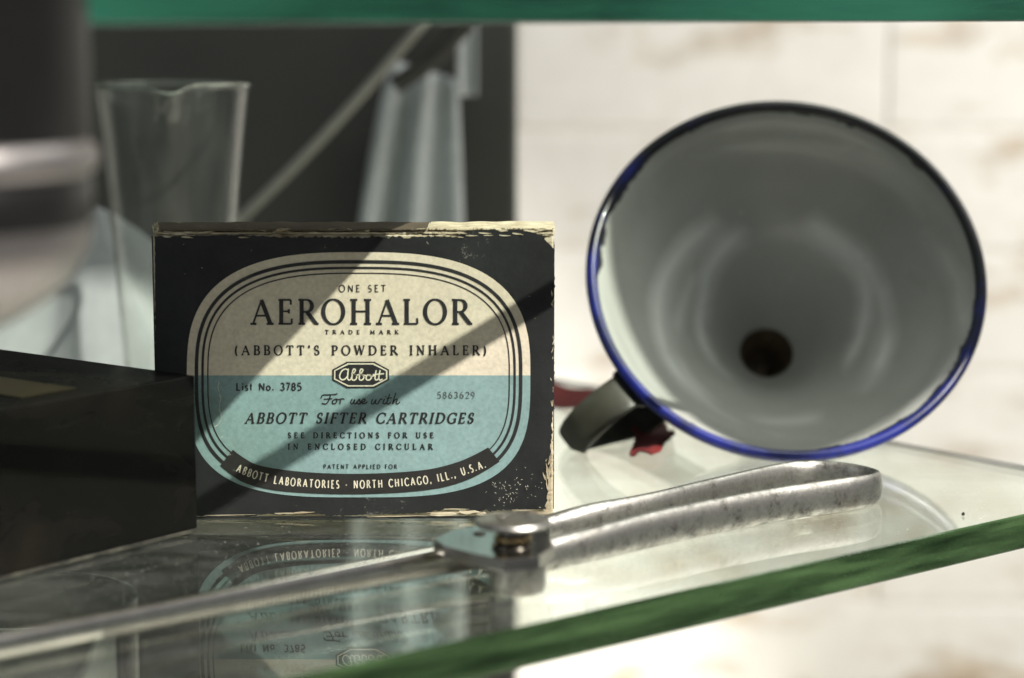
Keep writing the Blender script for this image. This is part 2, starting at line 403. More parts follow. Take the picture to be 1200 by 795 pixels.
for k in range(14): shred(random.uniform(639, 643), random.uniform(540, 598), random.uniform(4, 14), random.uniform(.8, 2), random.uniform(1.2, 1.9), random.uniform(0, 2))
for x, y, l, wq in ((538, 600, 26, 4.5), (505, 604, 30, 1.6), (500, 601, 40, 1.1), (430, 606, 70, 1.0), (322, 602, 42, 1.3), (345, 601, 24, 2.2), (240, 604, 60, .8), (205, 605, 30, .8), (560, 604, 20, 1.4), (520, 597, 30, 1.3), (600, 598, 30, 1.6)):
    shred(x, y, l, wq, random.uniform(-.03, .03), .6)
o = keep(pyobj('torn_paper', sv, sf, M_core), box); o['kind'] = 'stuff'

# ---- label
CX, CYp, LA, LB, LE = 420.3, 439.3, 201.2, 143.6, 2.82
def sup(inset, a0, a1, n):
    o = []
    for i in range(n+1):
        a = a0+(a1-a0)*i/n; c, s = math.cos(a), math.sin(a)
        # parameterised by angle on the superellipse
        e_ = LE if s >= 0 else 3.25
        x = math.copysign(abs(c)**(2/e_), c); y = math.copysign(abs(s)**(2/e_), s)
        o.append((CX+x*(LA-inset), CYp-y*(LB-inset)))
    return o
def sheet_px(name, pts, mat, off, parent=box): return poly_sheet(name, [fp(x, y, off) for x, y in pts], mat, 0, parent)
DIV = 440.0
full = sup(0, 0, 2*math.pi, 240)[:-1]
up_pts = [p_ for p_ in full if p_[1] < DIV]; lo_pts = [p_ for p_ in full if p_[1] > DIV]
up_pts = sorted(up_pts, key=lambda q: math.atan2(q[1]-DIV-1e-3, q[0]-CX)); lo_pts = sorted(lo_pts, key=lambda q: math.atan2(q[1]-DIV+1e-3, q[0]-CX))
up_pts = [(up_pts[0][0], DIV)] + up_pts + [(up_pts[-1][0], DIV)]
lo_pts = [(lo_pts[0][0], DIV+.02)] + lo_pts + [(lo_pts[-1][0], DIV+.02)]
lab = sheet_px('label', up_pts, M_cream, .00022)
sheet_px('lower_label', lo_pts, M_teal, .00022)

class Ink:
    """collects flat printed strokes on the box face"""
    def __init__(s, off): s.v = []; s.f = []; s.off = off; s.k = 0
    def ribbon(s, pts, ws, closed=False):
        n = len(pts); base = len(s.v); s.k += 1; off = s.off+s.k*3e-7
        for i, (x, y) in enumerate(pts):
            if closed: a = pts[i-1]; b = pts[(i+1) % n]
            else: a = pts[max(i-1, 0)]; b = pts[min(i+1, n-1)]
            dx, dy = b[0]-a[0], b[1]-a[1]; l = math.hypot(dx, dy) or 1; nx, ny = -dy/l, dx/l; w_ = ws[i]/2 if isinstance(ws, list) else ws/2
            s.v.append(fp(x+nx*w_, y+ny*w_, off)); s.v.append(fp(x-nx*w_, y-ny*w_, off))
        for i in range(n-1 if not closed else n):
            j = (i+1) % n; s.f.append((base+2*i, base+2*i+1, base+2*j+1, base+2*j))
    def disc(s, x, y, r, n=10):
        base = len(s.v); s.k += 1
        for i in range(n): s.v.append(fp(x+r*math.cos(2*math.pi*i/n), y+r*math.sin(2*math.pi*i/n), s.off+s.k*3e-7))
        s.f.append(tuple(range(base, base+n)))
    def build(s, name, mat, parent=box): return keep(pyobj(name, s.v, s.f, mat), parent)

# border lines
def cut(pts, test): return [p_ for p_ in pts if test(p_)]
for ins, wd in ((11.3, 4.3), (18.4, 3.0), (24.6, 1.5)):
    ink = Ink(.0003); pts = sup(ins, -.5*math.pi, 1.5*math.pi, 400)
    # open between the banner's two ends
    ok = []
    for x, y in pts:
        lim = 530+ (11.3-ins)*-.2
        if y < (547 if ins < 12 else 541 if ins < 20 else 534): ok.append((x, y))
    ok.sort(key=lambda q: math.atan2(q[0]-CX, q[1]-CYp) % (2*math.pi))
    ink.ribbon(ok, wd*.97); ink.build('border_line', M_ink)

# banner
bt = smooth_path([(273, 527), (286, 536.5), (303, 545), (335, 550.8), (376, 554.3), (420, 555.2), (465, 553.6), (505, 549.5), (535, 541.8), (556, 533), (572, 524.3)], 8)
bb = smooth_path([(258, 546), (272, 557), (290, 567.2), (326, 575.2), (380, 578.8), (430, 579), (480, 576.5), (520, 571), (550, 561.5), (570, 551), (585.5, 541)], 8)
bmn = bmesh.new(); r0 = [bmn.verts.new(fp(x, y, .00034)) for x, y in bt]; r1 = [bmn.verts.new(fp(x, y, .00034)) for x, y in bb]
for i in range(len(bt)-1): bmn.faces.new((r0[i], r1[i], r1[i+1], r0[i+1]))
M_banner = paper('banner_ink', (.022, .021, .020), .3, (.28, .27, .22), .64, .5)
banner = keep(obj('banner', bmn, M_banner), box)

# ---- a stroke alphabet: ('l',x0,y0,x1,y1,w) line, ('a',cx,cy,rx,ry,a0,a1,w) arc, ('s',x,y,l,r) serif; w: 1 thick 0 thin -1 auto
def G(w_, *st): return (w_, st)
FNT = {
'A': G(.92, ('l', .10, 0, .45, 1, 0), ('l', .44, 1.0, .82, 0, 1), ('l', .22, .34, .69, .34, 0), ('s', .10, 0, .10, .12), ('s', .82, 0, .14, .12)),
'B': G(.70, ('l', .16, 0, .16, 1, 1), ('l', .16, 1, .36, 1, 0), ('a', .36, .76, .22, .24, 90, -90, -1), ('l', .16, .52, .38, .52, 0), ('a', .38, .26, .26, .26, 90, -90, -1), ('l', .16, 0, .38, 0, 0), ('s', .16, 0, .12, 0), ('s', .16, 1, .12, 0)),
'C': G(.84, ('a', .50, .5, .42, .51, 42, 318, -1), ('v', .815, .70, .98), ('v', .815, .02, .30)),
'D': G(.90, ('l', .16, 0, .16, 1, 1), ('l', .16, 1, .38, 1, 0), ('a', .38, .5, .44, .5, 90, -90, -1), ('l', .16, 0, .38, 0, 0), ('s', .16, 0, .12, 0), ('s', .16, 1, .12, 0)),
'E': G(.66, ('l', .16, 0, .16, 1, 1), ('l', .04, 1, .56, 1, 0), ('l', .16, .52, .48, .52, 0), ('l', .04, 0, .60, 0, 0), ('v', .56, .80, 1.0), ('v', .60, 0, .22), ('v', .48, .43, .61)),
'F': G(.62, ('l', .16, 0, .16, 1, 1), ('l', .04, 1, .56, 1, 0), ('l', .16, .52, .48, .52, 0), ('v', .56, .80, 1.0), ('v', .48, .43, .61), ('s', .16, 0, .12, .12)),
'G': G(.90, ('a', .50, .5, .42, .51, 42, 305, -1), ('v', .815, .70, .98), ('l', .80, .04, .80, .42, 1), ('s', .80, .42, .16, .08)),
'H': G(.92, ('l', .17, 0, .17, 1, 1), ('l', .75, 0, .75, 1, 1), ('l', .17, .52, .75, .52, 0), ('s', .17, 0, .13, .13), ('s', .17, 1, .13, .13), ('s', .75, 0, .13, .13), ('s', .75, 1, .13, .13)),
'I': G(.34, ('l', .17, 0, .17, 1, 1), ('s', .17, 0, .13, .13), ('s', .17, 1, .13, .13)),
'K': G(.80, ('l', .16, 0, .16, 1, 1), ('l', .66, 1, .18, .42, 0), ('l', .30, .56, .74, 0, 1), ('s', .16, 0, .12, .12), ('s', .16, 1, .12, .12), ('s', .66, 1, .1, .1), ('s', .74, 0, .08, .12)),
'L': G(.66, ('l', .16, 0, .16, 1, 1), ('l', .04, 0, .60, 0, 0), ('v', .60, 0, .24), ('s', .16, 1, .12, .12)),
'M': G(1.08, ('l', .16, 0, .20, 1, 0), ('l', .20, 1, .54, .08, 1), ('l', .54, .08, .88, 1, 0), ('l', .88, 1, .92, 0, 1), ('s', .16, 0, .11, .11), ('s', .92, 0, .13, .12), ('s', .18, 1, .1, 0), ('s', .90, 1, 0, .1)),
'N': G(.90, ('l', .16, 0, .16, 1, 0), ('l', .14, 1, .76, 0, 1), ('l', .76, 0, .76, 1, 0), ('s', .16, 0, .12, .12), ('s', .14, 1, .10, 0), ('s', .76, 1, .12, .12)),
'O': G(.98, ('a', .49, .5, .42, .52, 90, 450, -1)),
'P': G(.68, ('l', .16, 0, .16, 1, 1), ('l', .16, 1, .36, 1, 0), ('a', .36, .73, .24, .27, 90, -90, -1), ('l', .16, .46, .36, .46, 0), ('s', .16, 0, .12, .14), ('s', .16, 1, .12, 0)),
'R': G(.80, ('l', .16, 0, .16, 1, 1), ('l', .16, 1, .36, 1, 0), ('a', .36, .75, .23, .25, 90, -90, -1), ('l', .16, .5, .38, .5, 0), ('l', .38, .5, .76, .01, 1), ('s', .16, 0, .12, .13), ('s', .16, 1, .12, 0), ('s', .78, 0, .06, .08)),
'S': G(.60, ('a', .30, .745, .20, .255, 40, 255, -1), ('l', .235, .51, .37, .485, 1), ('a', .30, .255, .22, .255, 75, -140, -1), ('v', .46, .72, .97), ('v', .12, .03, .28)),
'T': G(.78, ('l', .38, 0, .38, 1, 1), ('l', .04, 1, .72, 1, 0), ('v', .04, .78, 1), ('v', .72, .78, 1), ('s', .38, 0, .13, .13)),
'U': G(.88, ('l', .17, 1, .17, .34, 1), ('a', .45, .34, .28, .35, 180, 360, -1), ('l', .73, 1, .73, .34, 0), ('s', .17, 1, .13, .13), ('s', .73, 1, .11, .11)),
'W': G(1.16, ('l', .08, 1, .34, 0, 1), ('l', .34, 0, .58, .98, 0), ('l', .58, .98, .82, 0, 1), ('l', .82, 0, 1.08, 1, 0), ('s', .08, 1, .1, .12), ('s', .58, 1, .1, .06), ('s', 1.08, 1, .1, .08)),
'(': G(.34, ('a', .46, .42, .34, .66, 125, 235, -1)), ')': G(.34, ('a', -.12, .42, .34, .66, 55, -55, -1)),
"'": G(.22, ('l', .12, 1.05, .07, .74, 1)), '.': G(.30, ('d', .13, .07, .085)), ',': G(.30, ('d', .13, .07, .085), ('l', .15, .07, .08, -.16, 0)),
'*': G(.40, ('d', .20, .42, .10)), ' ': G(.50),
'2': G(.62, ('a', .31, .72, .24, .28, 170, -40, -1), ('l', .50, .56, .08, 0, 0), ('l', .08, 0, .56, 0, 1)),
'3': G(.62, ('a', .29, .75, .22, .25, 150, -90, -1), ('a', .29, .27, .25, .27, 90, -150, -1)),
'5': G(.62, ('l', .52, 1, .14, 1, 1), ('l', .14, 1, .11, .55, 0), ('a', .29, .30, .26, .31, 130, -140, -1)),
'6': G(.62, ('a', .32, .30, .24, .30, 0, 360, -1), ('a', .50, .34, .42, .68, 100, 175, -1)),
'7': G(.60, ('l', .06, 1, .54, 1, 1), ('l', .54, 1, .20, 0, 1)),
'8': G(.62, ('a', .31, .75, .20, .24, 0, 360, -1), ('a', .31, .26, .25, .26, 0, 360, -1)),
'9': G(.62, ('a', .30, .70, .24, .30, 0, 360, -1), ('a', .12, .66, .42, .68, -80, 5, -1)),
'i': G(.26, ('l', .13, 0, .13, .62, 1), ('d', .13, .88, .10)), 's': G(.50, ('a', .24, .47, .15, .16, 30, 260, -1), ('l', .22, .32, .27, .30, 1), ('a', .24, .15, .17, .16, 80, -150, -1)),
't': G(.38, ('l', .17, 0, .17, .95, 1), ('l', .02, .62, .34, .62, 1)), 'o': G(.64, ('a', .31, .31, .25, .31, 0, 360, -1)),
}
def glyph(ink, ch, ox, oy, h, sx, thick, thin, serif, slant, rot=0):
    w_, st = FNT[ch]
    cr_, sr_ = math.cos(rot), math.sin(rot)
    def P(x, y):
        X = x*h*sx + y*h*slant; Y = y*h
        return (ox + X*cr_ - Y*sr_, oy - (Y*cr_ + X*sr_))
    for s in st:
        if s[0] == 'l':
            wd = thick if s[5] == 1 else thin
            n = 2; pts = [P(s[1]+(s[3]-s[1])*i/n, s[2]+(s[4]-s[2])*i/n) for i in range(n+1)]
            ink.ribbon(pts, wd)
        elif s[0] == 'a':
            n = max(6, int(abs(s[6]-s[5])/14)); pts = []; ws = []
            for i in range(n+1):
                a = R(s[5]+(s[6]-s[5])*i/n); pts.append(P(s[1]+s[3]*math.cos(a), s[2]+s[4]*math.sin(a)))
                ws.append(thin+(thick-thin)*abs(math.cos(a))**1.4)
            ink.ribbon(pts, ws)
        elif s[0] == 's' and serif:
            ink.ribbon([P(s[1]-s[3]*1.15, s[2]), P(s[1], s[2]), P(s[1]+s[4]*1.15, s[2])], thin*1.15)
        elif s[0] == 'v' and serif:
            ink.ribbon([P(s[1], s[2]), P(s[1], (s[2]+s[3])/2), P(s[1], s[3])], thin*1.1)
        elif s[0] == 'd': q = P(s[1], s[2]); ink.disc(q[0], q[1], max(thick*.55, s[3]*h*.8))
def text(name, t, x0, x1, ytop, ybot, mat=None, thick=.14, thin=.05, serif=True, slant=0, track=.12, sx=1.0, off=.00036, big=None, ls=1.0):
    """sets the line so that it runs exactly from x0 to x1"""
    h = ybot-ytop; ink = Ink(off)
    big = big or []
    adv = []
    for i, ch in enumerate(t):
        k = 1.14 if i in big else ls
        adv.append((FNT[ch][0]*k, k))
    nat = sum(a for a, k in adv)*h*sx; gap = (x1-x0-nat-slant*h)/(len(t)-1)
    x = x0
    for ch, (a, k) in zip(t, adv):
        glyph(ink, ch, x, ybot, h*k, sx, thick*h, thin*h, serif, slant); x += a*h*sx + gap
    return ink.build(name, mat or M_ink)
text('lettering', 'ONE SET', 397, 452.5, 334.3, 342, thick=.15, thin=.13, serif=False)
text('lettering', 'AEROHALOR', 294, 551.5, 351.5, 379.5, thick=.175, thin=.080, big=[])
text('lettering', 'TRADE MARK', 381, 467, 387, 391.4, thick=.24, thin=.16, sx=1.2)
text('lettering', "(ABBOTT'S POWDER INHALER)", 275, 570, 405.2, 415.8, thick=.20, thin=.11)
text('lettering', 'List No. 3785', 276.5, 353.5, 449, 457.4, thick=.20, thin=.17, serif=False)
text('stamped_number', '5863629', 512.5, 556.5, 459.4, 466.6, mat=M_inkgrey, thick=.15, thin=.13, serif=False)
text('lettering', 'ABBOTT SIFTER CARTRIDGES', 287, 557, 484, 495.8, thick=.20, thin=.11, slant=.24)
text('lettering', 'SEE DIRECTIONS FOR USE', 337.5, 508, 507, 513.2, thick=.23, thin=.135)
text('lettering', 'IN ENCLOSED CIRCULAR', 337.5, 507, 520.2, 526.6, thick=.23, thin=.135)
text('lettering', 'PATENT APPLIED FOR', 379, 465.5, 544.4, 549.2, thick=.20, thin=.15, serif=False)
# banner lettering on its curve
bl = smooth_path([(276.5, 552), (300, 561.2), (330, 567.6), (370, 571.2), (411, 572), (450, 571), (500, 566.6), (535, 559), (570, 547.5)], 20)
cum = [0]
for a, b in zip(bl, bl[1:]): cum.append(cum[-1]+math.hypot(b[0]-a[0], b[1]-a[1]))
t = 'ABBOTT LABORATORIES * NORTH CHICAGO, ILL., U.S.A.'; h = 8.8; sx = .66
nat = sum(FNT[c_][0] for c_ in t)*h*sx; gap = (cum[-1]-nat)/(len(t)-1); pos = 0; ink = Ink(.00038)
for ch in t:
    a = FNT[ch][0]*h*sx; mid = pos+a/2
    i = max(k for k in range(len(cum)) if cum[k] <= mid+1e-6); i = min(i, len(bl)-2); q = (mid-cum[i])/(cum[i+1]-cum[i])
    x = bl[i][0]+(bl[i+1][0]-bl[i][0])*q; y = bl[i][1]+(bl[i+1][1]-bl[i][1])*q
    i0 = max(i-4, 0); i1 = min(i+5, len(bl)-1)
    rot = -math.atan2(bl[i1][1]-bl[i0][1], bl[i1][0]-bl[i0][0])
    glyph(ink, ch, x-math.cos(rot)*a/2, y+math.sin(rot)*a/2, h, sx, h*.155, h*.135, False, 0, rot)
    pos += a+gap
ink.build('banner_lettering', M_creamink, box)

# octagonal badge with script
def octo(cx, cy_, a, b, ca, cb): return [(cx-a+ca, cy_-b), (cx+a-ca, cy_-b), (cx+a, cy_-b+cb), (cx+a, cy_+b-cb), (cx+a-ca, cy_+b), (cx-a+ca, cy_+b), (cx-a, cy_+b-cb), (cx-a, cy_-b+cb)]
badge = sheet_px('badge', octo(422.8, 439.2, 33.2, 15.4, 17, 9.3), M_ink, .00040)
sheet_px('badge_border', octo(422.8, 439.2, 31.2, 13.6, 16, 8.4), M_creamink, .00043)
sheet_px('badge_field', octo(422.8, 439.2, 29.6, 12.1, 15.4, 7.6), M_ink, .00046)
def script(name, strokes, f, mat, off, w_, per=7):
    ink = Ink(off)
    for s in strokes:
        pts = smooth_path(s, per); pts = [f(x, y) for x, y in pts]
        ink.ribbon(pts, w_)
        ink.disc(*pts[0], w_/2, 8); ink.disc(*pts[-1], w_/2, 8)
    return ink.build(name, mat)
# coordinates measured in a 12x crop of the badge, origin (380,420)
ab = [
 [(332, 162), (300, 148), (255, 170), (222, 225), (222, 270), (250, 298), (290, 290), (330, 248)], [(340, 150), (333, 220), (330, 275), (345, 303), (374, 292), (388, 262)],
 [(388, 215), (420, 200), (440, 165), (425, 148), (405, 165), (395, 230), (392, 290), (420, 305), (452, 285), (455, 245), (430, 225), (455, 235), (490, 225)],
 [(490, 225), (525, 200), (545, 165), (530, 148), (508, 165), (498, 230), (495, 290), (520, 305), (552, 285), (556, 245), (530, 225), (560, 235), (590, 240)],
 [(640, 232), (610, 232), (590, 265), (600, 298), (635, 302), (662, 275), (655, 240), (625, 232), (670, 250), (700, 240)],
 [(730, 172), (718, 240), (716, 285), (735, 303), (758, 290)], [(785, 172), (772, 240), (770, 285), (790, 305), (815, 292)],
 [(690, 228), (740, 222), (835, 214)]]
script('badge_lettering', ab, lambda x, y: (380+x/12, 420+y/12), M_creamink, .00049, 1.55)
# "For use with" (crop scale 3.976, origins (200,430))
fu = [
 [(705, 145), (715, 132), (745, 130), (790, 128), (800, 124)], [(762, 130), (752, 155), (735, 172), (712, 170)], [(725, 150), (770, 148)],
 [(790, 150), (775, 158), (774, 170), (790, 170), (800, 158), (792, 149), (812, 152), (822, 150), (818, 172)], [(818, 160), (830, 148), (842, 150)],
 [(860, 150), (853, 166), (861, 172), (874, 152), (869, 168), (877, 172), (886, 162)], [(886, 162), (897, 149), (898, 158), (903, 167), (895, 173), (886, 170)],
 [(904, 166), (918, 162), (925, 153), (917, 149), (908, 160), (912, 171), (926, 170), (935, 164)],
 [(962, 152), (956, 168), (966, 172), (980, 152), (976, 168), (988, 172), (1002, 150), (1010, 152)],
 [(1022, 150), (1014, 168), (1024, 172), (1032, 166)], [(1028, 138), (1029, 139)],
 [(1048, 128), (1034, 166), (1042, 173), (1052, 166)], [(1034, 146), (1056, 144)],
 [(1078, 122), (1062, 172), (1074, 154), (1086, 150), (1080, 168), (1090, 172), (1098, 164)]]
script('script_lettering', fu, lambda x, y: (376.5+((x if x > 850 else 705+(x-705)*.84)-706)*(92/(1098-706)), 430+y/3.976), M_ink, .00036, 1.4)

# crease cracks in the label
M_crack = simple('bare_crease', (.58, .55, .46), .8, 0, .2, 300)
ink = Ink(.0006)
for pts in ([(257, 447), (256, 455), (259, 466), (257, 478), (260, 488), (256, 497), (252, 500)], [(276, 375), (274, 390), (275, 408), (273, 420), (276, 436)], [(263, 400), (262, 418), (264, 432)]):
    sp_ = smooth_path(pts, 5); sp_ = [(x+random.uniform(-.5, .5), y) for x, y in sp_]; ink.ribbon(sp_, [random.uniform(.25, .9) for _ in sp_])
ink.build('crease', M_crack)

# ================================================================ black box at the left
M_gloss, nt, p = newmat('glossy_black_card')
n1 = noise_n(nt, 28, 5, .55, (1, 1, 2.2), dist=.6); n2 = noise_n(nt, 260, 4, .7)
c = ramp(nt, n1, [(.5, (.004, .004, .0035)), (.75, (.010, .008, .006))])
c = mixc(nt, ramp(nt, n2, [(.78, 0.0), (.84, .3)]), c, (.20, .19, .17))
nt.links.new(c, p.inputs['Base Color'])
nt.links.new(ramp(nt, n1, [(.3, .18), (.7, .34)]), p.inputs['Roughness']); p.inputs['Specular IOR Level'].default_value = .2
bump(nt, p, n1, .25, .001)
Cb = on_z(232, 625); la = on_z(0, 683); adir = (la-Cb).normalized(); ang = math.atan2(adir.y, adir.x)
HB = .0425
o = empty('black_box', Cb, 'plain glossy black box cropped by the left edge, standing before the blue labelled box', 'box', ang)
# local x runs along the visible face towards the camera, local -y goes back to the left
bm = box_bm(0, .088, -.13, 0, .0003, HB, .0005, 2); b1 = obj('box_body', bm, M_gloss, o)
M_yel = simple('yellow_sticker', (.020, .016, .006), .5, 0, .2, 80)
st = box_bm(.034, .052, -.050, -.008, HB+.0001, HB+.0003); obj('sticker', st, M_yel, o)
bm = box_bm(.0008, .087, .0002, .0005, .0006, .0016); obj('worn_edge', bm, simple('scuffed_card', (.03, .028, .022), .6, 0, .9, 300), o)

# ================================================================ enamel funnel
Rr = .0622; EPS = R(32.5)
Fb = on_z(933, 541.0)
uvec = Vector((0, math.sin(EPS), math.cos(EPS))); nvec = Vector((0.0, -math.cos(EPS), math.sin(EPS)))
Fc = Fb + uvec*(Rr+.0015)
M_enam, nt, p = newmat('grey_white_enamel')
tcn = nd(nt, 'ShaderNodeTexCoord'); sx_ = nd(nt, 'ShaderNodeSeparateXYZ'); nt.links.new(tcn.outputs['Object'], sx_.inputs[0])
rr = nd(nt, 'ShaderNodeVectorMath', operation='LENGTH'); cmb = nd(nt, 'ShaderNodeCombineXYZ')
nt.links.new(sx_.outputs[0], cmb.inputs[0]); nt.links.new(sx_.outputs[1], cmb.inputs[1]); nt.links.new(cmb.outputs[0], rr.inputs[0])
na = noise_n(nt, 38, 5, .7); nb = noise_n(nt, 12, 3, .5)
# chip line: radius + noise
m1 = nd(nt, 'ShaderNodeMath', operation='MULTIPLY_ADD'); nt.links.new(na, m1.inputs[0]); m1.inputs[1].default_value = .010; nt.links.new(rr.outputs['Value'], m1.inputs[2])
m2 = nd(nt, 'ShaderNodeMath', operation='MULTIPLY_ADD'); nt.links.new(nb, m2.inputs[0]); m2.inputs[1].default_value = .010; nt.links.new(m1.outputs[0], m2.inputs[2])
mrg = nd(nt, 'ShaderNodeMapRange'); mrg.inputs[1].default_value = .0703; mrg.inputs[2].default_value = .0707; nt.links.new(m2.outputs[0], mrg.inputs[0])
sm = noise_n(nt, 25, 5, .6)
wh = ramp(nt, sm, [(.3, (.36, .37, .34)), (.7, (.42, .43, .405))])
def sheen_ring(cx, cy, r0, w_, amt, seed):  # pale arcs painted in for soft reflections inside the funnel
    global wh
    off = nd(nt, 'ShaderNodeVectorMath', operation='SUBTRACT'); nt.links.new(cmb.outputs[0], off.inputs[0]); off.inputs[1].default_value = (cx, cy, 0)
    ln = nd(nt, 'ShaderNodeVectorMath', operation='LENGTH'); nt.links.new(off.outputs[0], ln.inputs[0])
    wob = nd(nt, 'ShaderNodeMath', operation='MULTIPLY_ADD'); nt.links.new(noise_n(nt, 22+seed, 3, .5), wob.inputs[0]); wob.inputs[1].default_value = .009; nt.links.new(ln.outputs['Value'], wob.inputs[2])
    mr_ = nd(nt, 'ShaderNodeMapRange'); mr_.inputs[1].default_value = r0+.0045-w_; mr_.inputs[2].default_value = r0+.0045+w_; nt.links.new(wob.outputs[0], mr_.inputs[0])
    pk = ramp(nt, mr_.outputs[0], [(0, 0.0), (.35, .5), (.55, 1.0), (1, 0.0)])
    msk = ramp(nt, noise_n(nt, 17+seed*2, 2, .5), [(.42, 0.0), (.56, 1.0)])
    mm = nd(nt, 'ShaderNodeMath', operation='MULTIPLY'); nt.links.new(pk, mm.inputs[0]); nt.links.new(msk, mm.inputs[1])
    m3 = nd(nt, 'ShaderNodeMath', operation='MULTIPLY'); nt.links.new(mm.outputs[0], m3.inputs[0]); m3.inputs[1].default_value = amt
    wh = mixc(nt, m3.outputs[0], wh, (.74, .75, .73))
sheen_ring(-.002, -.002, .038, .0050, 1.0, 1); sheen_ring(.003, .006, .028, .0040, .95, 3); sheen_ring(.012, -.006, .045, .0035, .5, 6)
spk = noise_n(nt, 420, 3, .6)
wh = mixc(nt, ramp(nt, spk, [(.70, 0.0), (.76, .7)]), wh, (.75, .74, .70))
wh = mixc(nt, ramp(nt, noise_n(nt, 70, 5, .7), [(.60, 0.0), (.80, .35)]), wh, (.22, .20, .16))
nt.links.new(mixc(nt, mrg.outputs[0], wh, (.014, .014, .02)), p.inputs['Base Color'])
p.inputs['Roughness'].default_value = .38; p.inputs['Coat Weight'].default_value = .30; p.inputs['Coat Roughness'].default_value = .06
bump(nt, p, noise_n(nt, 30, 2, .5), .15, .004)
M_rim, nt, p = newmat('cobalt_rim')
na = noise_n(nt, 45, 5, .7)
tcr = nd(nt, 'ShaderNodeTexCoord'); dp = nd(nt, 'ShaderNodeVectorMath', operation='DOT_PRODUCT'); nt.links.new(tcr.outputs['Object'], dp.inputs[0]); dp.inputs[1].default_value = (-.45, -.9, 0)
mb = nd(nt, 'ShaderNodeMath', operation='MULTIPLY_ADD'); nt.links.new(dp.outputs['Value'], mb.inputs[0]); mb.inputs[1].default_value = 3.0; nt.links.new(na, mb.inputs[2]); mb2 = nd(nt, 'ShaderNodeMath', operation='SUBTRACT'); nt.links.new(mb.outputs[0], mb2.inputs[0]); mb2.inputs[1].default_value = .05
nt.links.new(ramp(nt, mb2.outputs[0], [(.38, (.004, .005, .009)), (.48, (.006, .009, .060)), (.62, (.011, .018, .18)), (.90, (.014, .024, .22))]), p.inputs['Base Color'])  # random chips, plus shade painted in away from the sunlit lower left
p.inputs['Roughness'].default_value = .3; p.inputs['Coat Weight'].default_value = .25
M_out = simple('dark_enamel_outside', (.02, .022, .03), .25, 0, .4, 30, 0, .5, .4)
M_handle = simple('black_enamel_handle', (.035, .034, .026), .35, 0, .6, 60, .3, .5, .2)
fun = bpy.data.objects.new('enamel_funnel', None); C.objects.link(fun); fun.empty_display_size = .01
tag(fun, 'chipped grey white enamel funnel with cobalt rim, mouth facing out, lying on its side', 'funnel')
# local z = out of the mouth, local y = up in mouth plane
X = uvec.cross(nvec).normalized()
fun.matrix_world = Matrix.Translation(Fc) @ Matrix((X, uvec, nvec)).transposed().to_4x4()
def fobj(name, bm, mat, smooth=True, angle=None): return obj(name, bm, mat, fun, smooth, angle)
HD = .060; hr = .0090
prof_in = [(Rr-.0006, .0004), (Rr-.0022, -.0012), (Rr-.0045, -.004), (.053, -.0115), (.045, -.0195), (.0365, -.028), (.0275, -.0375), (.0195, -.0475), (.0135, -.0555), (.0100, -.0595), (hr-.0003, -.062), (hr-.0018, -.067), (hr-.0042, -.078), (hr-.0066, -.0895)]
pin = smooth_path(prof_in, 5)
pin_s = [q for q in pin if q[1] < -.0605]; bm = lathe(pin_s, 64); bmesh.ops.reverse_faces(bm, faces=bm.faces[:])
fobj('spout_lining', bm, simple('rusty_spout', (.10, .07, .04), .8, 0, .4, 200))
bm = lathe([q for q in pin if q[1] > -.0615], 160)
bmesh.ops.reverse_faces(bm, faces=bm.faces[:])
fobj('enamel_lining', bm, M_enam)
prof_out = [(r+.0012, z-.0006) for r, z in pin]
prof_out = [(r, z) for r, z in prof_out]
bm = lathe(prof_out + [(pin[-1][0], pin[-1][1]-.0006)], 160); fobj('outer_shell', bm, M_out)
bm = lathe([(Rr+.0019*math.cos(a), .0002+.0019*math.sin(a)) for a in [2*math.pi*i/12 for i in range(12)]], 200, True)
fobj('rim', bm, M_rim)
# strap handle, in the plane of the axis, down to the left
ha = R(180+37); er = Vector((math.cos(ha), math.sin(ha), 0)); et = Vector((-er.y, er.x, 0))
hp = smooth_path([(Rr-.001, -.0035), (Rr+.006, -.0022), (Rr+.015, -.004), (Rr+.0225, -.010), (Rr+.0235, -.019), (Rr+.017, -.028), (Rr+.004, -.034), (Rr-.014, -.036), (Rr-.0285, -.036)], 6)
path = [(er*r+Vector((0, 0, z)), .0016, .0125 if i > 3 else .015) for i, (r, z) in enumerate(hp)]
bm = sweep(path, super_sect(16, 3.5), up=et); fobj('handle', bm, M_handle)

# ================================================================ red ribbon behind the handle
M_red = simple('red_ribbon', (.14, .007, .007), .85, 0, .3, 200, .3)
def zb(px, py): return on_z(px, py, .0012)
up_e = smooth_path([(600, 438), (650, 449), (688, 459), (722, 474), (752, 482), (776, 494), (792, 512)], 8)
lo_e = smooth_path([(600, 463), (650, 475), (684, 484), (716, 494), (744, 512), (738, 532), (768, 537)], 8)
v = []; f = []
for i, (a, b) in enumerate(zip(up_e, lo_e)):
    for k in range(5):
        t = k/4; px = a[0]*(1-t)+b[0]*t; py = a[1]*(1-t)+b[1]*t
        q = zb(px, py); wv = .0022*math.sin(i*.42+t*1.3)*.5+.0022
        if i > 40: q = zb(px+2*math.sin(k*3.1+i*1.7), py+2.2*math.cos(k*2.3+i*1.3))
        v.append(q+Vector((0, 0, wv-.0015))); 
nrow = len(up_e)
for s in (0, 1):
    if s == 1: v += [q-Vector((0, 0, .0005)) for q in v[:nrow*5]]
    for i in range(nrow-1):
        for k in range(4):
            a = s*nrow*5+i*5+k; fc = (a, a+1, a+6, a+5); f.append(fc if s == 0 else fc[::-1])
tag(pyobj('red_ribbon', v, f, M_red, smooth=True), 'frayed dark red ribbon lying on the glass behind the funnel handle', 'ribbon')

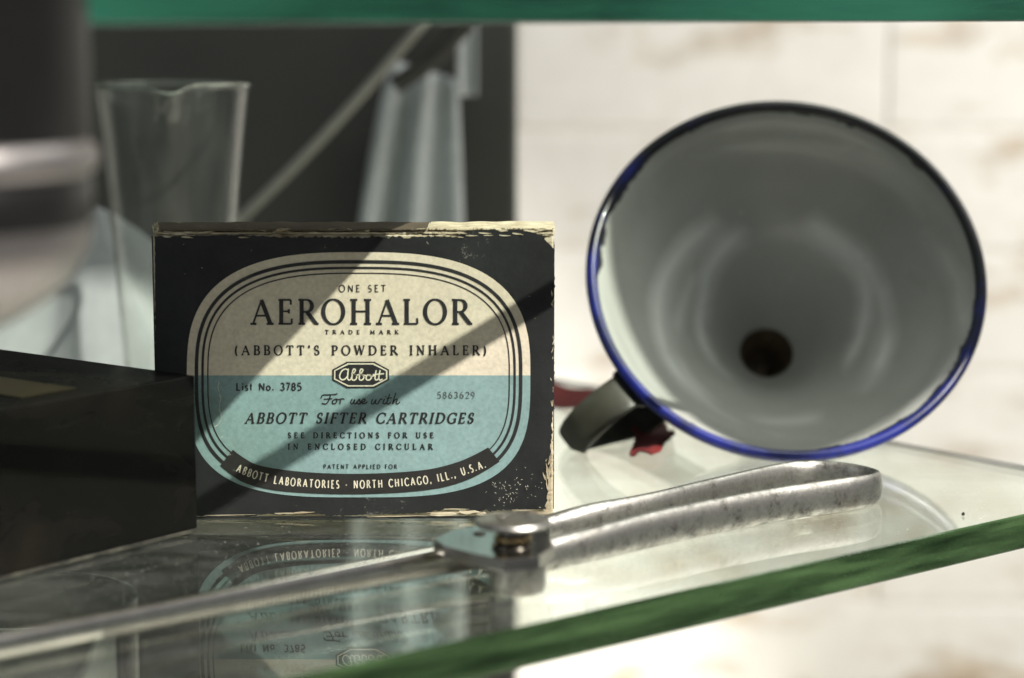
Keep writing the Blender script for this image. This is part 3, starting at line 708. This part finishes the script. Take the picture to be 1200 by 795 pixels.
# ================================================================ steel instrument
M_steel, nt, p = newmat('worn_nickel_steel')
n1 = noise_n(nt, 240, 7, .75); n2 = noise_n(nt, 45, 5, .6); n3 = noise_n(nt, 900, 3, .6)
c = ramp(nt, n1, [(.34, (.13, .125, .115)), (.46, (.36, .35, .33)), (.68, (.66, .645, .61))])
c = mixc(nt, ramp(nt, n2, [(.58, 0.0), (.75, .6)]), c, (.30, .22, .17))
nt.links.new(c, p.inputs['Base Color']); p.inputs['Metallic'].default_value = 1
nt.links.new(ramp(nt, n1, [(.3, .50), (.7, .27)]), p.inputs['Roughness']); bump(nt, p, n1, .35, .0006)
M_polish = simple('polished_steel', (.60, .58, .54), .16, 1, .15, 120, .1)
M_darksteel = simple('tarnished_steel', (.16, .15, .135), .22, 1, .5, 150, .2)
M_brass = simple('brass_washer', (.45, .33, .16), .25, 1, .2, 150)
PV = Vector((0.001, .5535, 0))
ins = empty('surgical_instrument', PV, 'long worn steel surgical instrument with sprung loop handle and round pivot screw', 'instrument')
sec = super_sect(24, 2.25)
fl = [on_z(600, 680), on_z(680, 664.5), on_z(760, 645.5), on_z(835, 629), on_z(910, 614.5), on_z(975, 604.5), on_z(1012, 597)]
rl = [on_z(1026, 560, .0088), on_z(1008, 549, .0088), on_z(980, 542.5, .009), on_z(946, 540, .009), on_z(910, 545.5, .009), on_z(835, 562.5, .0088), on_z(760, 580, .0086), on_z(690, 594.5, .0078), on_z(640, 604, .0066)]
inn = Vector((-sd.y, sd.x, 0))
cen = [(p_.x, p_.y+.0021) for p_ in fl[:6]] + [(.0950, .6196), (.1004, .6243), (.1030, .6295), (.1022, .6347), (.0984, .6386), (.0922, .6414), (.0848, .6422)] + [(p_.x, p_.y-.0014) for p_ in rl[4:]]
hts = [.0078, .0088, .0095, .0096, .0096, .0096, .0095, .0092, .0088, .0088, .0091, .0094, .0095, .0095, .0094, .0092, .0088, .0066]
wds = [.0050, .0052, .0050, .0046, .0043, .0040, .0036, .0033, .0031, .0031, .0031, .0032, .0034, .0036, .0038, .0042, .0046, .0046]
assert len(cen) == len(hts) == len(wds), (len(cen), len(hts))
cen = cen[:len(hts)]
pth = smooth_path([(c_[0], c_[1], h_/2+.0002+(.0002 if k_ == 8 else 0), w_, h_) for k_, (c_, h_, w_) in enumerate(zip(cen, hts, wds))], 10)
bm = sweep([(Vector(q[:3]), q[3], q[4]) for q in pth], sec)
keep(obj('sprung_handle', bm, M_steel, smooth=True, angle=50), ins)
# groove bead along outer limb
ph = [q for q in pth if True]
# front joint plate: flat, horizontal, pointing left, with a hole's boss
pl = [(508, 632), (530, 622), (560, 615.5), (600, 612), (640, 622), (650, 640), (632, 652), (590, 656), (550, 648), (520, 640)]
zt_ = .0112
def prism(pts_top, th):
    b = bmesh.new(); a = [b.verts.new(q) for q in pts_top]; c_ = [b.verts.new(q-Vector((0, 0, th))) for q in pts_top]; n = len(a)
    b.faces.new(a); b.faces.new(c_[::-1])
    for i in range(n): b.faces.new((a[i], c_[i], c_[(i+1) % n], a[(i+1) % n]))
    bmesh.ops.recalc_face_normals(b, faces=b.faces[:])
    bmesh.ops.bevel(b, geom=[e for e in b.edges if abs((e.verts[0].co-e.verts[1].co).z) < 1e-6], offset=.00025, segments=2, affect='EDGES'); return b
keep(obj('joint_plate', prism([on_z(x, y, zt_) for x, y in pl], .0030), M_polish), ins)
hole = on_z(562, 626, zt_)
b = lathe([(0, 0), (.0016, 0), (.0014, .0004), (0, .0005)], 20); o = obj('rivet', b, M_darksteel, None, True); o.location = hole+Vector((0, 0, 0)); keep(o, ins)
# pivot: brass washer, neck, wide slotted knob
kc = on_z(601, 603, .0190); kc.z = 0
b = lathe([(0, .0112), (.0050, .0112), (.0052, .0120), (.0040, .0126), (.0034, .0150), (.0040, .0158), (0, .0158)], 40); o = obj('pivot_neck', b, M_darksteel, None, True, 40); o.location = kc; keep(o, ins)
b = lathe([(.0036, .0128), (.0046, .0130), (.0046, .0139), (.0036, .0141)], 40, True); o = obj('washer', b, M_brass, None, True, 40); o.location = kc; keep(o, ins)
b = lathe([(0, .0156), (.0060, .0157), (.0086, .0163), (.0092, .0171), (.0088, .0178), (.0070, .0182), (.0062, .0180), (.0030, .0188), (0, .0190)], 48); o = obj('knob', b, M_steel, None, True, 45); o.location = kc; keep(o, ins)
b = box_bm(-.0042, .0042, -.0005, .0005, .0186, .0193, .0001, 1); bmesh.ops.rotate(b, verts=b.verts[:], cent=(0, 0, 0), matrix=Matrix.Rotation(.6, 3, 'Z')); o = obj('screw_slot', b, M_darksteel); o.location = kc; keep(o, ins)
b = lathe([(0, .0002), (.0064, .0002), (.0068, .0012), (.0068, .0076), (.0060, .0082), (0, .0082)], 40); o = obj('pivot_boss', b, M_steel, None, True, 40); o.location = kc+Vector((.001, .001, 0)); keep(o, ins)
# long arm towards the lower left with fine serrations
a0 = on_z(585, 648, .004); a1 = on_z(520, 657, .004); a2 = on_z(260, 706, .004); a3 = on_z(0, 757, .004); a4 = on_z(-120, 781, .004)
pth = smooth_path([(a0.x, a0.y, .0050, .006, .0080), (a1.x, a1.y, .0046, .0048, .0072), (a2.x, a2.y, .0042, .0034, .0056), (a3.x, a3.y, .0042, .0034, .0056), (a4.x, a4.y, .0042, .003, .005)], 30)
keep(obj('arm', sweep([(Vector(q[:3]), q[3], q[4]) for q in pth], super_sect(20, 2.4)), M_polish, smooth=True, angle=60), ins)
v = []; f = []
for i in range(8, 76):
    for q_ in (0.0, .5):
        A = Vector(pth[i][:3]).lerp(Vector(pth[i+1][:3]), q_); T = (Vector(pth[i+1][:3])-Vector(pth[i][:3])).normalized(); S = T.cross(Vector((0, 0, 1)))
        if S.y > 0: S = -S
        wd = pth[i][3]/2; k = len(v)
        P0 = A+S*(wd-.0003)+Vector((0, 0, -.0015))
        for dz in (-.0020, .0010):
            v += [P0+T*.00022+Vector((0, 0, dz)), P0-T*.00022+Vector((0, 0, dz)), P0+S*.0006+Vector((0, 0, dz))]
        f += [(k, k+1, k+2), (k+3, k+5, k+4), (k, k+3, k+4, k+1), (k+1, k+4, k+5, k+2), (k+2, k+5, k+3, k)]
o = keep(pyobj('serration', v, f, M_polish), ins); o['kind'] = 'stuff'

# ================================================================ glass measure behind the box
gx = on_y(201, 100, .765)
GR, GZ = 92/FPX*.765*1.0, gx.z
def gl_prof(wall=.0007):
    o_ = [(0, .0004), (.0130, .0004), (.0150, .0014), (.0160, .0040), (.0180, .020), (.0205, .055), (.0228, .085), (GR-.0006, GZ-.002), (GR, GZ)]
    i_ = [(GR-.0007, GZ+.0002), (GR-.0013, GZ-.002), (.0228-wall, .085), (.0205-wall, .055), (.0180-wall, .020), (.0152, .0060), (.013, .0050), (0, .0045)]
    return smooth_path(o_, 3)+smooth_path(i_, 3)
bm = lathe(gl_prof(), 128)
rimb = lathe([(GR-.0006+.0012*math.cos(a), GZ+.0010*math.sin(a)) for a in [2*math.pi*i/10 for i in range(10)]], 160, True)
for v_ in bm.verts[:]+rimb.verts[:]:         # pouring lip, pressed towards the camera
    a = math.atan2(v_.co.y, v_.co.x) + math.pi/2 - .12
    a = (a+math.pi) % (2*math.pi)-math.pi
    top = max(0, (v_.co.z-(GZ-.016))/.016)
    if top > 0 and v_.co.xy.length > .01:
        g_ = math.exp(-(a/.20)**2); s_ = math.exp(-(abs(a)-.38)**2/.02)
        k = top**2
        r_ = v_.co.xy.length; n_ = r_+(.0050*g_ - .0012*s_)*k
        v_.co.x *= n_/r_; v_.co.y *= n_/r_; v_.co.z -= .0022*g_*k
o = tag(obj('glass_beaker', bm, M_thin, None, True), 'tall clear glass measure with pouring lip standing behind the labelled box', 'beaker')
obj('rim', rimb, M_glass, o, True)
o.location = (gx.x, .765, .0002)

# pale crumpled cloth behind the measure
M_linen = simple('pale_linen', (.34, .35, .36), .85, 0, .06, 150, .4)
M_drape = simple('grey_linen', (.46, .50, .50), .85, 0, .08, 150, .4)
v = []; f = []; n, m = 44, 26
c0 = on_y(150, 420, .86)
for j in range(m+1):
    t = j/m
    for i in range(n):
        a = 2*math.pi*i/n
        rad = (1-t)**.75; fold = 1+.16*math.sin(5*a+1.1+2*t)+.08*math.sin(11*a+t*3)
        x = c0.x-.014+.066*rad*fold*math.cos(a)+.003*t; y = .862+.022*rad*fold*math.sin(a)
        v.append((x, y, .0004+.064*t**1.15+.002*math.sin(3*a)*t*(1-t)))
for j in range(m):
    for i in range(n): f.append((j*n+i, j*n+(i+1) % n, (j+1)*n+(i+1) % n, (j+1)*n+i))
f.append(tuple(range(n))[::-1])
tag(pyobj('linen_cloth', v, f, M_linen, smooth=True), 'pale crumpled linen cloth heaped behind the glass measure', 'cloth')

# ================================================================ hanging drape, strap and light streak before the dark panel
DY = 1.0
def pleats(name, xa, xb, ytop_l, ytop_r, ybot, npl, depth, mat, topw=1.0, xt=None, ph=0):
    n, m = 90, 50; v = []; f = []
    for j in range(m+1):
        t = j/m
        for i in range(n+1):
            s = i/n
            k = topw+(1-topw)*min(1, t*3.2)**.7
            xc = (xa+xb)/2 if xt is None else xt+((xa+xb)/2-xt)*min(1, t*3.2)**.7
            px = xc+(s-.5)*(xb-xa)*k; yt = ytop_l+(ytop_r-ytop_l)*s; py = yt+(ybot-yt)*t
            q = on_y(px, py, DY)
            d = depth*(math.sin(s*npl*2*math.pi+ph+.8*math.sin(t*2.2))+.45*math.sin(s*npl*4.7+1.3+t))*(.35+.65*min(1, t*2))
            v.append(Vector((q.x, DY-.008-d, q.z)))
    for j in range(m):
        for i in range(n): a = j*(n+1)+i; f.append((a, a+1, a+n+2, a+n+1))
    o = pyobj(name, v, f, mat, smooth=True); md = o.modifiers.new('thick', 'SOLIDIFY'); md.thickness = .0008; return o
dr = pleats('hanging_drape', 414, 545, 70, 92, 900, 2.4, .0085, M_drape, .55, 500)
tag(dr, 'grey linen drape hanging in long folds before the dark panel', 'drape')
dr2 = pleats('hanging_tape', 537, 560, -30, -30, 112, 1, .002, M_drape)
tag(dr2, 'short pale tape end hanging right of the folded grey drape', 'tape')
def rod(name, a, b, ra, mat, wide=None):
    pts = [(a.lerp(b, i/14)+Vector((0, 0, -.004*math.sin(math.pi*i/14))), ra*2, (wide or ra)*2) for i in range(15)]
    return obj(name, sweep(pts, super_sect(14, 2), up=Vector((0, 1, 0))), mat, None, True)
M_streak = simple('pale_streak', (.30, .30, .26), .7, 0, .1, 300)  # for a pale rod built in place of a hazy streak of light
tag(rod('pale_streak', on_y(235, 300, .965), on_y(500, 22, .965), .0022, M_streak, .0046), 'pale slanting streak of light built as a rod from behind the measure to the drape', 'streak')
M_strap = simple('dark_strap', (.035, .035, .03), .7, 0, .2, 100)
tag(rod('dark_strap', on_y(462, 100, .97), on_y(560, 8, .97), .004, M_strap, .0055), 'dark strap tied across the top of the grey drape', 'strap')

# ================================================================ dark metal vessel hanging in the left foreground
M_ves, nt, p = newmat('dark_metal')
n1 = noise_n(nt, 30, 4, .6)
nt.links.new(ramp(nt, n1, [(.3, (.012, .012, .013)), (.7, (.022, .022, .022))]), p.inputs['Base Color']); p.inputs['Metallic'].default_value = .6; p.inputs['Roughness'].default_value = .38
M_nick = simple('nickel_plate', (.34, .32, .32), .42, 1, .12, 40)
vy = .405; vc = on_y(105, 200, vy).x; VR = .034
z_bot = on_y(0, 402, vy).z; z_rim = on_y(0, 262, vy).z; z_band = on_y(0, 185, vy).z
vx = vc-VR
ves = empty('hanging_vessel', (vx, vy, z_bot), 'large blurred dark metal vessel with bright rounded bottom hanging at the left foreground', 'vessel')
b = lathe([(VR*.985, z_rim), (VR, z_rim+.001), (VR, z_band-.004), (VR*.985, z_band-.003), (VR*.985, z_band+.003), (VR, z_band+.004), (VR, .30), (VR*.8, .315), (.004, .32), (0, .32)], 80); o = obj('vessel_body', b, M_ves, None, True, 35); o.location = (vx, vy, 0); keep(o, ves)
b = lathe([(0, z_bot)]+[(VR*math.sin(a)*.99, z_bot+(z_rim-z_bot)*(1-math.cos(a))) for a in [math.pi/2*i/14 for i in range(1, 15)]], 80); o = obj('rounded_bottom', b, M_nick, None, True); o.location = (vx, vy, 0); keep(o, ves)
b = lathe([(VR*.985, z_band-.003), (VR+.0008, z_band-.002), (VR+.0012, z_band), (VR+.0008, z_band+.002), (VR*.985, z_band+.003)], 80); o = obj('bright_band', b, M_nick, None, True); o.location = (vx, vy, 0); keep(o, ves)
b = lathe([(.004, .318), (.004, .60), (0, .60)], 16); o = obj('hanging_rod', b, M_ves, None, True); o.location = (vx, vy, 0); keep(o, ves)
rl_ = tag(obj('cabinet_rail', box_bm(-.62, .62, -.012, .012, .60, .624, .002), M_darkwood), 'dark wooden top rail of the case, above the picture', 'rail')
rl_.location = (vx+.1, vy, 0)

# ================================================================ glass jar under the shelf
jy = .615; jc = on_y(30, 731, jy); jr = 135/FPX*jy
prof = [(0, -.3015), (jr*.92, -.3015), (jr, -.297), (jr, jc.z-.001), (jr-.0003, jc.z), (jr-.0014, jc.z), (jr-.0017, jc.z-.001), (jr-.0018, -.294), (jr*.9, -.2965), (0, -.2965)]
o = tag(obj('glass_jar', lathe(prof, 120), M_glass, None, True, 60), 'tall clear glass jar whose round rim shows under the shelf at lower left', 'jar')
o.location = (jc.x, jy, 0)
# small dust crumb on the shelf
b = bmesh.new(); bmesh.ops.create_icosphere(b, subdivisions=1, radius=.0006)
for v_ in b.verts: v_.co *= random.uniform(.7, 1.3)
o = obj('dust_crumb', b, M_darksteel); o.location = on_z(1129, 605)+Vector((0, 0, .0005))
tag(o, 'tiny dark crumb lying alone on the glass at the right', 'crumb')

# scuffs on the black wrap
ink = Ink(.0007)
for k in range(70):
    x = random.gauss(598, 16); y = random.gauss(572, 12)
    if not (560 < x < 636 and 540 < y < 594) or ((x-CX)/(LA+3))**3.2+((y-CYp)/(LB+3))**3.2 < 1: continue
    a = random.uniform(0, 3.1); l = random.uniform(.5, 2.4)
    ink.ribbon([(x, y), (x+l*math.cos(a), y+l*math.sin(a))], random.uniform(.25, .7))
for k in range(45):
    x = random.uniform(188, 640); y = random.uniform(282, 594)
    if ((abs(x-CX))/(LA+3))**3.0+((abs(y-CYp))/(LB+3))**3.0 < 1: continue
    a = random.uniform(0, 3.1); l = random.uniform(.4, 3.5)
    ink.ribbon([(x, y), (x+l*math.cos(a), y+l*math.sin(a))], random.uniform(.2, .5))
o = ink.build('scuff', M_crack); o['kind'] = 'stuff'
